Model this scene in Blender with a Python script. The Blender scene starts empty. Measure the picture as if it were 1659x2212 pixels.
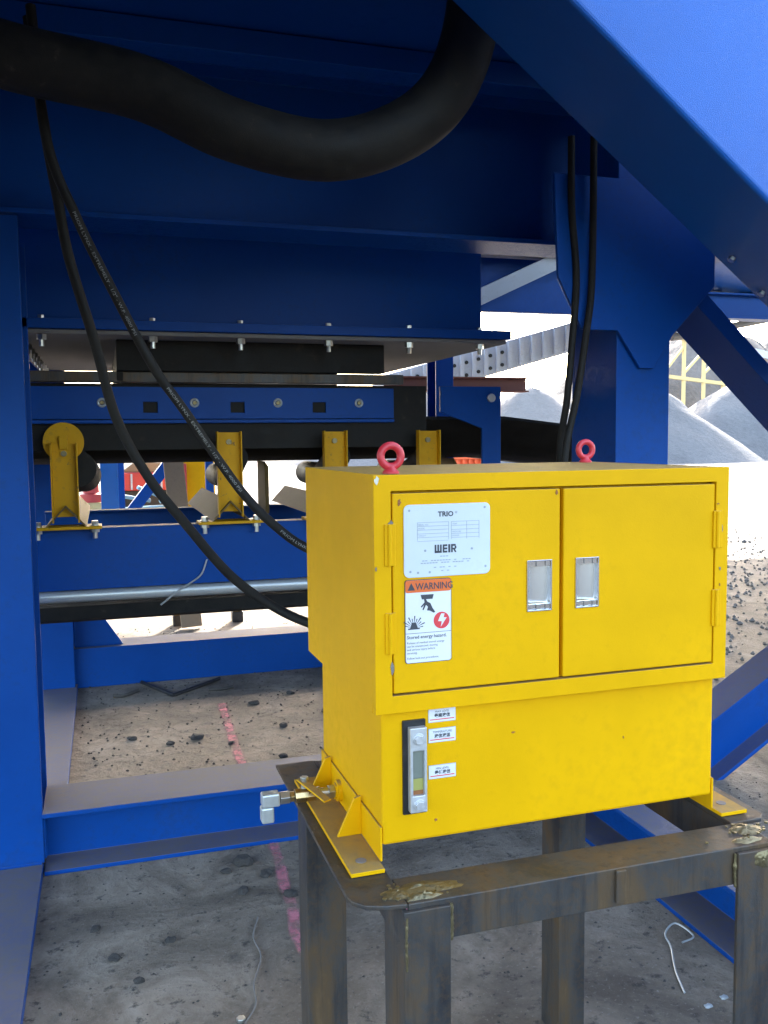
import bpy, bmesh, math, random
from mathutils import Vector, Matrix
R = math.radians
random.seed(7)
S = bpy.context.scene
COL = S.collection

# ------------------------------------------------------------------ camera
cam = bpy.data.cameras.new('camera'); co = bpy.data.objects.new('camera', cam); COL.objects.link(co)
YAW, PITCH, ROLL = R(17.3266), R(4.6447), R(-0.598)
fw = Vector((math.sin(YAW)*math.cos(PITCH), math.cos(YAW)*math.cos(PITCH), -math.sin(PITCH)))
rt = Vector((math.cos(YAW), -math.sin(YAW), 0)); up = rt.cross(fw)
r2 = rt*math.cos(ROLL)+up*math.sin(ROLL); u2 = up*math.cos(ROLL)-rt*math.sin(ROLL)
m = Matrix((r2, u2, -fw)).transposed().to_4x4(); m.translation = Vector((0, 0, 1.66))
co.matrix_world = m
cam.sensor_fit = 'VERTICAL'; cam.sensor_height = 36; cam.lens = 36*1936.69/2212
cam.clip_start = .05; cam.clip_end = 3000
S.camera = co
S.render.resolution_x, S.render.resolution_y = 768, 1024

# ------------------------------------------------------------------ light
SUN = Vector((.40, .80, .50)).normalized()           # towards the sun: behind the machine, to the right
W = bpy.data.worlds.new('World'); S.world = W; W.use_nodes = True
wn = W.node_tree.nodes; wl = W.node_tree.links
sky = wn.new('ShaderNodeTexSky'); sky.sky_type = 'NISHITA'; sky.sun_disc = False
sky.sun_elevation = math.asin(SUN.z); sky.sun_rotation = math.atan2(SUN.x, SUN.y)
sky.air_density = 1.0; sky.dust_density = 3.0; sky.ozone_density = 0
wn['Background'].inputs[1].default_value = .15
wl.new(sky.outputs[0], wn['Background'].inputs[0])
sl = bpy.data.lights.new('sun', 'SUN'); sl.energy = 2.0; sl.angle = R(.53); sl.color = (1, .95, .88)
so = bpy.data.objects.new('sun', sl); COL.objects.link(so)
so.rotation_euler = (-SUN).to_track_quat('-Z', 'Y').to_euler()
S.view_settings.view_transform = 'Standard'; S.view_settings.look = 'None'
S.view_settings.gamma = 1; S.view_settings.exposure = 3.25
S.render.engine = 'CYCLES'
S.cycles.max_bounces = 8; S.cycles.diffuse_bounces = 5

# ------------------------------------------------------------------ materials
def nd(t, k, **kw):
    n = t.nodes.new('ShaderNode'+k)
    for a, v in kw.items(): setattr(n, a, v)
    return n
def noise(t, co_, scale, detail=4, rough=.55, dist=0):
    n = nd(t, 'TexNoise'); n.inputs['Scale'].default_value = scale; n.inputs['Detail'].default_value = detail
    n.inputs['Roughness'].default_value = rough; n.inputs['Distortion'].default_value = dist
    t.links.new(co_, n.inputs['Vector']); return n.outputs['Fac']
def ramp(t, fac, *stops):
    n = nd(t, 'ValToRGB'); e = n.color_ramp.elements
    while len(e) < len(stops): e.new(.5)
    for s, (p, c) in zip(e, stops):
        s.position = p; s.color = (c if isinstance(c, tuple) else (c, c, c))[:3]+(1,)
    t.links.new(fac, n.inputs[0]); return n.outputs[0]
def mix(t, fac, a, b, mode='MIX'):
    n = nd(t, 'Mix', data_type='RGBA', blend_type=mode)
    for s, v in ((0, fac), (6, a), (7, b)):
        if hasattr(v, 'node'): t.links.new(v, n.inputs[s])
        else: n.inputs[s].default_value = v if s == 0 else tuple(v)[:3]+(1,)
    return n.outputs[2]
def bump(t, h, strength, dist=.01):
    n = nd(t, 'Bump'); n.inputs['Strength'].default_value = strength; n.inputs['Distance'].default_value = dist
    t.links.new(h, n.inputs['Height']); return n.outputs[0]
MATS = {}
def mat(name):
    m_ = bpy.data.materials.new(name); m_.use_nodes = True; t = m_.node_tree
    b = t.nodes['Principled BSDF']; c = nd(t, 'TexCoord').outputs['Object']; MATS[name] = m_
    return t, b, c
def put(t, b, sock, v):
    if hasattr(v, 'node'): t.links.new(v, b.inputs[sock])
    elif isinstance(v, tuple): b.inputs[sock].default_value = v[:3]+(1,)
    else: b.inputs[sock].default_value = v
def painted(name, c, rough=.35, peel=.06, dirt=(.12, .10, .08), dirt_amt=.35, chip=.0, dust=0., spec=.5):
    t, b, o = mat(name)
    n1 = noise(t, o, 2.3, 6, .6); n2 = noise(t, o, 38, 5, .65); n3 = noise(t, o, 420, 2)
    base = mix(t, ramp(t, n1, (.3, 0), (.75, 1)), tuple(x*.86 for x in c), tuple(min(1, x*1.08) for x in c))
    mask = ramp(t, mix(t, .5, n1, n2), (.52, 0), (.72, 1))
    mm = nd(t, 'Math', operation='MULTIPLY'); t.links.new(mask, mm.inputs[0]); mm.inputs[1].default_value = dirt_amt
    base = mix(t, mm.outputs[0], base, dirt)
    rg = mix(t, mm.outputs[0], (rough,)*3, (.8,)*3)
    if dust:                                   # dust that has settled on level faces
        g = nd(t, 'NewGeometry'); sx = nd(t, 'SeparateXYZ'); t.links.new(g.outputs['Normal'], sx.inputs[0])
        l = ramp(t, sx.outputs[2], (.7, 0), (.95, 1)); l2 = mix(t, 1, l, ramp(t, mix(t, .5, n1, n2), (.25, .55), (.6, 1)), 'MULTIPLY')
        q = nd(t, 'Math', operation='MULTIPLY'); t.links.new(l2, q.inputs[0]); q.inputs[1].default_value = dust
        base = mix(t, q.outputs[0], base, (.17, .15, .125)); rg = mix(t, q.outputs[0], rg, (.85,)*3)
    if chip:
        k = ramp(t, noise(t, o, 26, 7, .7), (.70-chip, 0), (.715-chip, 1))
        base = mix(t, k, base, (.16, .10, .06))
    put(t, b, 'Base Color', base); put(t, b, 'Roughness', rg); b.inputs['Specular IOR Level'].default_value = spec
    put(t, b, 'Normal', bump(t, n3, peel, .004))
    return MATS[name]
painted('blue_paint', (.003, .062, .30), .36, .25, dirt=(.018, .045, .11), dirt_amt=.5, dust=.85, spec=.14)
painted('blue_gloss', (.003, .105, .44), .16, .5, dirt=(.01, .06, .2), dirt_amt=.05, spec=.38)
painted('yellow_paint', (.82, .43, .001), .48, .10, dirt=(.40, .20, .006), dirt_amt=.26, dust=.72, spec=.12)
painted('yellow_worn', (.68, .35, .006), .55, .15, dirt=(.16, .11, .055), dirt_amt=.8, chip=.06, spec=.2)
painted('red_paint', (.62, .035, .05), .38, .1, dirt=(.3, .05, .05), dirt_amt=.3)
painted('red_body', (.55, .05, .04), .5, .1)
painted('orange_body', (.75, .13, .04), .6, .1)
painted('rust_primer', (.22, .085, .065), .8, .2)
painted('pale_paint', (.50, .53, .58), .6, .1, dirt=(.25, .2, .17), dirt_amt=.5)
painted('light_blue', (.25, .50, .66), .5, .1)
painted('pale_yellow', (.66, .50, .22), .7, .1)
painted('grey_dust', (.22, .205, .19), .9, .2)
painted('black_paint', (.012, .012, .013), .5, .1)
painted('plate_white', (.66, .71, .76), .35, .05, dirt=(.4, .42, .45), dirt_amt=.35)
painted('label_white', (.78, .79, .82), .35, .03, dirt=(.5, .5, .5), dirt_amt=.2)
painted('label_orange', (.80, .16, .035), .4, .03, dirt_amt=.05)
painted('label_red', (.72, .06, .07), .4, .03, dirt_amt=.05)
painted('ink', (.055, .06, .075), .6, 0, dirt_amt=0)
painted('ink_faint', (.36, .40, .45), .6, 0, dirt_amt=0)
painted('hose_print', (.24, .24, .228), .7, 0, dirt_amt=.3)
painted('grimy', (.17, .115, .045), .8, .2, dirt=(.08, .065, .05), dirt_amt=.7, spec=.15)
painted('timber', (.30, .21, .13), .85, .3, dirt=(.14, .1, .07), dirt_amt=.5)
painted('chip_grey', (.22, .19, .17), .7, .3)
painted('chip_rust', (.34, .13, .04), .8, .3)
painted('fluid', (.42, .40, .12), .15, 0, dirt_amt=0)
painted('gauge_glass', (.22, .24, .20), .08, 0, dirt_amt=.2)

def steel():
    t, b, o = mat('raw_steel')
    mp = nd(t, 'Mapping'); mp.inputs['Scale'].default_value = (1, 1, .35); t.links.new(o, mp.inputs[0])
    a = noise(t, mp.outputs[0], 7, 7, .65, .4); c = noise(t, o, 60, 5, .7)
    base = ramp(t, a, (.30, (.030, .031, .036)), (.47, (.070, .066, .062)), (.60, (.115, .074, .038)), (.74, (.19, .125, .065)))
    base = mix(t, ramp(t, c, (.45, 0), (.7, .6)), base, (.12, .070, .032))
    st = nd(t, 'Mapping'); st.inputs['Scale'].default_value = (9, 9, .6); t.links.new(o, st.inputs[0])
    base = mix(t, ramp(t, noise(t, st.outputs[0], 4, 5, .7), (.52, 0), (.68, .6)), base, (.028, .027, .03))
    put(t, b, 'Base Color', base); b.inputs['Metallic'].default_value = .35
    put(t, b, 'Roughness', ramp(t, a, (.3, .38), (.7, .65)))
    put(t, b, 'Normal', bump(t, c, .2, .004))
steel()
def metal(name, c, rough, metallic=1, bs=0):
    t, b, o = mat(name); n = noise(t, o, 120, 4)
    put(t, b, 'Base Color', mix(t, n, tuple(x*.8 for x in c), c)); b.inputs['Metallic'].default_value = metallic
    put(t, b, 'Roughness', ramp(t, n, (.3, rough*.8), (.7, min(1, rough*1.3))))
    if bs: put(t, b, 'Normal', bump(t, n, bs, .003))
metal('zinc', (.62, .62, .58), .35); metal('brass', (.62, .46, .22), .3)
metal('weld', (.25, .205, .11), .38, .75, .8); metal('gauge_metal', (.70, .71, .72), .42, .6)
metal('fitting', (.60, .63, .62), .35, .5)
for nm, c_, rg_ in (('brushed', (.82, .84, .86), .26), ('chrome', (.80, .81, .82), .16)):
    t, b, o = mat(nm); n = noise(t, o, 9, 2); put(t, b, 'Base Color', mix(t, n, tuple(x*.92 for x in c_), c_)); b.inputs['Metallic'].default_value = .9; b.inputs['Roughness'].default_value = rg_
def rubber():
    t, b, o = mat('rubber'); n = noise(t, o, 14, 7, .7); n2 = noise(t, o, 240, 3)
    put(t, b, 'Base Color', ramp(t, n, (.35, (.007, .0065, .006)), (.62, (.020, .018, .015)), (.74, (.060, .050, .038))))
    b.inputs['Specular IOR Level'].default_value = .25; put(t, b, 'Roughness', ramp(t, n, (.3, .5), (.7, .8))); put(t, b, 'Normal', bump(t, n2, .25, .004))
rubber()
def ground():
    t, b, o = mat('ground_concrete')
    n1 = noise(t, o, .75, 7, .62, .6); n2 = noise(t, o, 3.1, 9, .72, .8); n3 = noise(t, o, 17, 8, .74); n4 = noise(t, o, 70, 4, .7)
    base = ramp(t, mix(t, .30, n2, n3), (.31, (.105, .082, .060)), (.43, (.215, .176, .134)), (.54, (.325, .272, .212)), (.68, (.47, .40, .322)))
    base = mix(t, ramp(t, n1, (.36, .8), (.52, 0)), base, (.085, .070, .056))            # oil and damp stains
    base = mix(t, ramp(t, n3, (.54, 0), (.64, .8)), base, (.052, .046, .042))             # dark grit
    base = mix(t, ramp(t, n4, (.58, 0), (.70, .5)), base, (.36, .33, .29))
    v = nd(t, 'TexVoronoi'); v.inputs['Scale'].default_value = 2.1; t.links.new(o, v.inputs[0])
    spots = ramp(t, mix(t, .22, v.outputs['Distance'], n3), (.10, .8), (.19, 0))
    base = mix(t, spots, base, (.06, .053, .05))
    # far yard: pale crushed stone
    sp_ = nd(t, 'SeparateXYZ'); t.links.new(o, sp_.inputs[0])
    yy = mix(t, .12, nd_scale(t, sp_.outputs[1], .045), n1)
    far = ramp(t, yy, (.36, 0), (.50, 1))
    low_bounce = mix(t, 1, ramp(t, nd_scale(t, sp_.outputs[1], .25), (.0, 1), (.42, 0)), ramp(t, nd_scale(t, sp_.outputs[0], -.25), (.34, 0), (.50, 1)), 'LIGHTEN')                     # unseen ground darkened so less light bounces onto the machine
    base = mix(t, low_bounce, base, mix(t, n2, (.022, .019, .016), (.050, .043, .036)))
    base = mix(t, far, base, mix(t, n2, (.115, .112, .108), (.19, .185, .178)))
    put(t, b, 'Base Color', base)
    put(t, b, 'Roughness', ramp(t, n2, (.3, .7), (.7, .95))); b.inputs['Specular IOR Level'].default_value = .2
    hh = mix(t, .45, n2, n3); put(t, b, 'Normal', bump(t, hh, .9, .035))
def nd_scale(t, s, k):
    q = nd(t, 'Math', operation='MULTIPLY'); t.links.new(s, q.inputs[0]); q.inputs[1].default_value = k; return q.outputs[0]
ground()
def stone(name, lo, hi, sc=.25):
    t, b, o = mat(name); n = noise(t, o, sc, 9, .65, .5); n2 = noise(t, o, sc*14, 6, .7)
    put(t, b, 'Base Color', mix(t, .35, ramp(t, n, (.3, lo), (.7, hi)), ramp(t, n2, (.3, lo), (.7, hi))))
    b.inputs['Roughness'].default_value = .95; put(t, b, 'Normal', bump(t, n2, .8, .3/sc*.1))
stone('pile_grey', (.085, .086, .088), (.17, .168, .166)); stone('pile_pink', (.13, .118, .108), (.22, .20, .186))
stone('hillside', (.055, .048, .040), (.20, .175, .15), .16); stone('clod_dark', (.035, .032, .03), (.10, .09, .08), 8)
stone('gravel_grey', (.10, .095, .09), (.34, .32, .30), 3)
def spray():
    t, b, o = mat('pink_spray'); n = noise(t, o, 22, 6, .75)
    put(t, b, 'Base Color', mix(t, n, (.70, .16, .22), (.85, .34, .40))); b.inputs['Roughness'].default_value = .9
    tr = nd(t, 'BsdfTransparent'); mx = nd(t, 'MixShader')
    uv = nd(t, 'TexCoord').outputs['UV']; s = nd(t, 'SeparateXYZ'); t.links.new(uv, s.inputs[0])
    e = ramp(t, s.outputs[0], (0, 0), (.3, 1), (.7, 1), (1, 0))
    a = mix(t, 1, e, ramp(t, noise(t, o, 9, 5, .7), (.3, .25), (.62, 1)), 'MULTIPLY')
    a = ramp(t, mix(t, .45, a, n), (.40, 0), (.82, .75))
    t.links.new(a, mx.inputs[0]); t.links.new(tr.outputs[0], mx.inputs[1]); t.links.new(b.outputs[0], mx.inputs[2])
    t.links.new(mx.outputs[0], t.nodes['Material Output'].inputs[0])
spray()

# ------------------------------------------------------------------ mesh helpers
class MB:
    def __init__(s): s.v = []; s.f = []; s.uv = None
    def add(s, v, f):
        k = len(s.v); s.v += [tuple(x) for x in v]; s.f += [tuple(i+k for i in q) for q in f]; return s
    def box(s, x0, x1, y0, y1, z0, z1):
        return s.add([(x, y, z) for z in (z0, z1) for y in (y0, y1) for x in (x0, x1)],
                     [(0, 2, 3, 1), (4, 5, 7, 6), (0, 1, 5, 4), (2, 6, 7, 3), (0, 4, 6, 2), (1, 3, 7, 5)])
    def prism(s, poly, axis, a, b):
        pt = {'x': lambda p, q: (q, p[0], p[1]), 'y': lambda p, q: (p[0], q, p[1]), 'z': lambda p, q: (p[0], p[1], q)}[axis]
        n = len(poly); v = [pt(p, a) for p in poly]+[pt(p, b) for p in poly]
        return s.add(v, [tuple(range(n)), tuple(range(2*n-1, n-1, -1))]+[(i, i+n, (i+1) % n+n, (i+1) % n) for i in range(n)])
    def sweep(s, prof, p0, p1, upv=(0, 0, 1)):
        p0, p1 = Vector(p0), Vector(p1); d = (p1-p0).normalized(); sx = d.cross(Vector(upv)).normalized(); uu = sx.cross(d)
        n = len(prof); v = [p+sx*a+uu*b for p in (p0, p1) for a, b in prof]
        return s.add(v, [tuple(range(n)), tuple(range(2*n-1, n-1, -1))]+[(i, i+n, (i+1) % n+n, (i+1) % n) for i in range(n)])
    def tube(s, pts, r, n=12, cap=True):
        P = [Vector(p) for p in pts]; k = len(s.v); N = len(P); ref = None
        for i, p in enumerate(P):
            d = (P[min(i+1, N-1)]-P[max(i-1, 0)]).normalized()
            if ref is None: ref = d.orthogonal().normalized()
            ref = (ref-d*ref.dot(d)).normalized(); q = d.cross(ref); rr = r[i] if isinstance(r, (list, tuple)) else r
            s.v += [tuple(p+(ref*math.cos(2*math.pi*j/n)+q*math.sin(2*math.pi*j/n))*rr) for j in range(n)]
        for i in range(N-1):
            for j in range(n):
                a = k+i*n+j; b = k+i*n+(j+1) % n; s.f.append((a, b, b+n, a+n))
        if cap: s.f.append(tuple(range(k+n-1, k-1, -1))); s.f.append(tuple(range(k+(N-1)*n, k+N*n)))
        return s
    def cyl(s, p0, p1, r, n=16): return s.tube([p0, p1], r, n)
    def torus(s, c, ax, Rr, r, n=28, m_=12):
        ax = Vector(ax).normalized(); a = ax.orthogonal().normalized(); b = ax.cross(a); k = len(s.v)
        for i in range(n):
            t = 2*math.pi*i/n; d = a*math.cos(t)+b*math.sin(t)
            for j in range(m_):
                p = 2*math.pi*j/m_; s.v.append(tuple(Vector(c)+d*(Rr+r*math.cos(p))+ax*r*math.sin(p)))
        for i in range(n):
            for j in range(m_):
                s.f.append((k+i*m_+j, k+((i+1) % n)*m_+j, k+((i+1) % n)*m_+(j+1) % m_, k+i*m_+(j+1) % m_))
        return s
    def plate(s, x0, x1, z0, z1, y0, y1, holes):          # slab in the xz plane with rectangular holes right through
        xs = sorted({x0, x1, *[h[0] for h in holes], *[h[1] for h in holes]}); zs = sorted({z0, z1, *[h[2] for h in holes], *[h[3] for h in holes]})
        ins = lambda x, z: any(h[0] < x < h[1] and h[2] < z < h[3] for h in holes)
        nx, nz = len(xs), len(zs); k = len(s.v)
        for y in (y0, y1):
            for z in zs:
                for x in xs: s.v.append((x, y, z))
        I = lambda l, i, j: k+l*nx*nz+j*nx+i
        sol = lambda i, j: 0 <= i < nx-1 and 0 <= j < nz-1 and not ins((xs[i]+xs[i+1])/2, (zs[j]+zs[j+1])/2)
        for i in range(nx-1):
            for j in range(nz-1):
                if not sol(i, j): continue
                s.f.append((I(0, i, j), I(0, i+1, j), I(0, i+1, j+1), I(0, i, j+1)))
                s.f.append((I(1, i, j), I(1, i, j+1), I(1, i+1, j+1), I(1, i+1, j)))
                if not sol(i-1, j): s.f.append((I(0, i, j), I(0, i, j+1), I(1, i, j+1), I(1, i, j)))
                if not sol(i+1, j): s.f.append((I(0, i+1, j), I(1, i+1, j), I(1, i+1, j+1), I(0, i+1, j+1)))
                if not sol(i, j-1): s.f.append((I(0, i, j), I(1, i, j), I(1, i+1, j), I(0, i+1, j)))
                if not sol(i, j+1): s.f.append((I(0, i, j+1), I(0, i+1, j+1), I(1, i+1, j+1), I(1, i, j+1)))
        return s
    def build(s, name, material, parent=None, bevel=0, smooth=False, rec=True, seg=2):
        off = Vector((0, 0, 0)); q = parent
        while q is not None: off += q.location; q = q.parent
        if parent is not None and parent.get('local'): off = Vector((0, 0, 0))
        me = bpy.data.meshes.new(name); me.from_pydata([(Vector(v)-off) for v in s.v], [], s.f)
        if rec:
            bm = bmesh.new(); bm.from_mesh(me); bmesh.ops.recalc_face_normals(bm, faces=bm.faces)
            if smooth:
                for e in bm.edges:
                    e.smooth = not (len(e.link_faces) == 2 and e.calc_face_angle(0) > R(40))
            bm.to_mesh(me); bm.free()
        me.materials.append(MATS[material])
        if smooth:
            for p in me.polygons: p.use_smooth = True
        o = bpy.data.objects.new(name, me); COL.objects.link(o); o.parent = parent
        if parent is not None and parent.get('local'): o['local'] = 1
        if bevel:
            b = o.modifiers.new('bevel', 'BEVEL'); b.width = bevel; b.segments = seg; b.limit_method = 'ANGLE'; b.angle_limit = R(30)
            b.harden_normals = False
        return o
def tag(o, label, cat, group=None):
    o['label'] = label; o['category'] = cat
    if group: o['group'] = group
    return o
def thing(name, label, cat, loc=(0, 0, 0), group=None):
    o = bpy.data.objects.new(name, None); COL.objects.link(o); o.location = loc; o.empty_display_size = .1
    return tag(o, label, cat, group)
def struct(o): o['kind'] = 'structure'; return o
def I_prof(w, h, tf, tw):
    a, b = w/2, h/2; c = tw/2
    return [(-a, -b), (a, -b), (a, -b+tf), (c, -b+tf), (c, b-tf), (a, b-tf), (a, b), (-a, b), (-a, b-tf), (-c, b-tf), (-c, -b+tf), (-a, -b+tf)]
def shift(prof, a, b): return [(p+a, q+b) for p, q in prof]
def smooth_path(pts, n=10):
    P = [Vector(p) for p in pts]; P = [P[0]*2-P[1]]+P+[P[-1]*2-P[-2]]; out = []
    for i in range(1, len(P)-2):
        for k in range(n):
            t = k/n; a, b, c, d = P[i-1:i+3]
            out.append(.5*((2*b)+(c-a)*t+(2*a-5*b+4*c-d)*t*t+(3*b-a-3*c+d)*t**3))
    return out+[P[-2]]
def text_mb(string, size, x, z, y, align='LEFT', bold=0, stretch=1):
    cu = bpy.data.curves.new('t', 'FONT'); cu.body = string; cu.size = size; cu.align_x = align; cu.offset = bold; cu.resolution_u = 2
    o = bpy.data.objects.new('t', cu); COL.objects.link(o)
    me = o.to_mesh(); mb = MB()
    mb.add([(x+v.co.x*stretch, y, z+v.co.y) for v in me.vertices], [tuple(p.vertices) for p in me.polygons])
    o.to_mesh_clear(); bpy.data.objects.remove(o); bpy.data.curves.remove(cu); return mb
def join(*mbs):
    o = MB()
    for q in mbs: o.add(q.v, q.f)
    return o
def rrect(x0, x1, z0, z1, r, n=5):
    out = []
    for cx, cz, a0 in ((x1-r, z0+r, -90), (x1-r, z1-r, 0), (x0+r, z1-r, 90), (x0+r, z0+r, 180)):
        out += [(cx+r*math.cos(R(a0+90*i/n)), cz+r*math.sin(R(a0+90*i/n))) for i in range(n+1)]
    return out
def hexa(c, ax, r, h, n=6):
    c = Vector(c); ax = Vector(ax).normalized(); return MB().tube([c, c+ax*h], r, n)

# ------------------------------------------------------------------ ground and far terrain
g = MB(); xs = [-600, -120, -40, -12, -4, 0, 4, 12, 40, 120, 600]
for y in xs:
    for x in xs: g.v.append((x, y+20, 0))
n = len(xs)
for j in range(n-1):
    for i in range(n-1): g.f.append((j*n+i, j*n+i+1, (j+1)*n+i+1, (j+1)*n+i))
struct(g.build('ground', 'ground_concrete'))

from mathutils import noise as mn
def terrain(name, material, x0, x1, y0, y1, fn, nx=60, ny=40):
    b = MB()
    for j in range(ny+1):
        for i in range(nx+1):
            x = x0+(x1-x0)*i/nx; y = y0+(y1-y0)*j/ny; b.v.append((x, y, fn(x, y)))
    for j in range(ny):
        for i in range(nx): a = j*(nx+1)+i; b.f.append((a, a+1, a+nx+2, a+nx+1))
    return b.build(name, material, smooth=True)
def hill_fn(x, y):
    e = 66+4*mn.noise((x*.05, 0, 2)); t = max(0, min(1, (y-e)/13)); s = t*t*(3-2*t); t2 = max(0, min(1, (y-e-20)/14)); s2 = t2*t2*(3-2*t2)
    k_ = max(0, min(1, (x/max(y, 1)-.44)/.26))
    return -.5+s*(2.6+8.2*k_+2*mn.noise((x*.04, y*.04, 1)))+s2*2.5*k_+(.8+1.6*k_)*(t+.15)*mn.fractal((x*.16, y*.16, 0), 1, 2, 6)
struct(terrain('hillside', 'hillside', -60, 150, 58, 150, hill_fn, 170, 80))
def sky_block_fn(x, y):  # unseen rise added around the camera side to block low sky light
    d_ = max(0, -y-13, min(x-15, 9-y)); t = min(1, d_/8); s = t*t*(3-2*t)
    return -.4+s*(3.2+1*mn.noise((x*.06, y*.06, 5)))+1.2*t*mn.fractal((x*.2, y*.2, 3), 1, 2, 4)
stone('sky_block_dark', (.016, .019, .011), (.042, .040, .028), .3)  # near black, so the added rise bounces little light
struct(terrain('low_sky_block', 'sky_block_dark', -45, 60, -40, 16, sky_block_fn, 105, 56))
def pile(x, y, r, h, material, label, sx=1.0):
    b = MB(); N, K = 48, 12
    for k in range(K+1):
        for i in range(N):
            a = 2*math.pi*i/N; q = k/K
            rr = r*q*(1+.16*mn.noise((math.cos(a)*1.3+x, math.sin(a)*1.3, y)))
            px, py = x+rr*math.cos(a)*sx, y+rr*math.sin(a)
            z = h*(1-q)**1.05*(1-.10*math.exp(-(q*6)**2))+.10*h*mn.fractal((px*.35, py*.35, 0), 1, 2, 4)*(1-q)-.25*q
            b.v.append((px, py, z))
    for k in range(K):
        for i in range(N):
            j = (i+1) % N; b.f.append((k*N+i, k*N+j, (k+1)*N+j, (k+1)*N+i))
    o = b.build('stone_pile', material, smooth=True)
    return tag(o, label, 'stone pile')
pile(24.0, 48, 6.6, 5.4, 'pile_pink', 'pale pinkish cone of crushed stone beyond the hanging hose pair')
pile(17.5, 40, 4.2, 2.9, 'pile_grey', 'low grey stone heap behind the blue bracket post', 1.3)
pile(35.0, 52, 6.8, 5.4, 'pile_grey', 'broad grey stone pile in the yard beside the blue column', 1.25)
pile(45.5, 56, 8.2, 6.6, 'pile_grey', 'tall grey stone pile half hidden by the blue brace', 1.2)
pile(20.8, 60, 8.0, 6.8, 'pile_pink', 'distant pale stone cone under the conveyor gallery', 1.2)
# strip of rough gravel across the yard on the right
b = MB()
for i in range(2600):
    t = random.random(); x = random.uniform(3.2, 13); y = 3.0+x*.72+random.gauss(0, 1.3)
    if y < 2.6 or x > 11: continue
    r = random.uniform(.008, .03)
    if random.random() < .04: r *= 2
    v = [Vector((random.uniform(.6, 1), 0, 0)), Vector((-random.uniform(.6, 1), .2, 0)), Vector((0, random.uniform(.6, 1), .1)), Vector((.1, -random.uniform(.6, 1), 0)), Vector((.1, .1, random.uniform(.5, .9))), Vector((0, 0, -.5))]
    b.add([(x+q.x*r, y+q.y*r, .3*r+q.z*r) for q in v], [(0, 2, 4), (2, 1, 4), (1, 3, 4), (3, 0, 4), (2, 0, 5), (1, 2, 5), (3, 1, 5), (0, 3, 5)])
o = b.build('gravel', 'gravel_grey', rec=False); o['kind'] = 'stuff'; tag(o, 'loose grey gravel scattered over the yard right of the cabinet', 'gravel')
b = MB()
for i in range(2200):
    x = random.uniform(-.25, 3); y = random.uniform(2.2, 8.2)
    r = random.uniform(.002, .0075)*(1.5 if y > 3.8 else 1)
    a = random.random()*6.28; ca, sa = math.cos(a), math.sin(a)
    v = [(1, 0, 0), (-.8, .3, 0), (0, .8, .1), (.1, -.9, 0), (.1, .1, .7), (0, 0, -.4)]
    b.add([(x+(q[0]*ca-q[1]*sa)*r, y+(q[0]*sa+q[1]*ca)*r, .3*r+q[2]*r) for q in v], [(0, 2, 4), (2, 1, 4), (1, 3, 4), (3, 0, 4), (2, 0, 5), (1, 2, 5), (3, 1, 5), (0, 3, 5)])
o = b.build('grit', 'clod_dark', rec=False); o['kind'] = 'stuff'; tag(o, 'dark grit and crumbs littering the concrete under the frame', 'grit')
# clods
def clod_mesh(seed):
    rnd = random.Random(seed); bm = bmesh.new(); bmesh.ops.create_icosphere(bm, subdivisions=2, radius=1)
    for v in bm.verts:
        v.co *= 1+.38*mn.noise(v.co*1.4+Vector((seed*3.1, 0, 0)))+.12*rnd.uniform(-1, 1); v.co.z = v.co.z*.55+.3
    me = bpy.data.meshes.new('clod'); bm.to_mesh(me); bm.free(); me.materials.append(MATS['clod_dark']); return me
CM = [clod_mesh(i) for i in range(4)]
SP = [(.86, 5.55, .035), (1.12, 5.7, .03), (.95, 5.05, .03), (.45, 5.0, .04), (.30, 4.95, .025), (.62, 4.85, .022), (.85, 4.55, .026), (.1, 5.1, .03), (1.25, 5.25, .035), (.12, 4.45, .025),
      (.47, 3.42, .045), (.54, 3.3, .03), (.40, 3.37, .022), (.60, 3.12, .03), (.44, 3.2, .025), (.16, 2.95, .02), (-.02, 2.9, .022), (-.08, 3.1, .02), (.05, 2.75, .018),
      (1.1, 2.72, .022), (1.02, 2.66, .018), (1.16, 2.82, .02), (1.25, 2.9, .018), (.98, 2.85, .015)]
for i, (x, y, r) in enumerate(SP):
    c = bpy.data.objects.new('dirt_clod', CM[i % 4]); COL.objects.link(c); c.location = (x, y, 0); c.scale = (r, r*.8, r*.8); c.rotation_euler.z = i*2.1
    tag(c, 'dark crumbly dirt clod lying on concrete '+('between the two blue cross beams' if y > 3.8 else 'below the underside of the yellow cabinet' if x > .9 else 'in front of the near cross beam'), 'dirt clod', 'dirt clods on the concrete')
# pink spray line
def strip(pts, w, name, label, cat):
    b = MB(); P = smooth_path([(x, y, .004) for x, y in pts], 20); uv = []
    for i, p in enumerate(P):
        d = (P[min(i+1, len(P)-1)]-P[max(i-1, 0)]).normalized(); sx = Vector((d.y, -d.x, 0)); ww = w*(1+.3*mn.noise((i*.12, 3, 0)))
        b.v += [tuple(p-sx*ww), tuple(p+sx*ww)]
    for i in range(len(P)-1): b.f.append((2*i, 2*i+1, 2*i+3, 2*i+2))
    o = b.build(name, 'pink_spray', rec=False); ul = o.data.uv_layers.new()
    for l in o.data.loops: ul.data[l.index].uv = (l.vertex_index % 2, (l.vertex_index//2)/len(P))
    return tag(o, label, cat)
strip([(.660, 5.62), (.650, 5.3), (.635, 4.9), (.628, 4.45)], .042, 'spray_line', 'faded pink spray paint line on concrete between the two cross beams', 'paint line')
strip([(.615, 3.58), (.610, 3.4), (.592, 3.2), (.585, 3.0), (.565, 2.85), (.575, 2.70)], .034, 'spray_line', 'pink spray paint line running from the near cross beam to the table leg', 'paint line')
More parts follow.
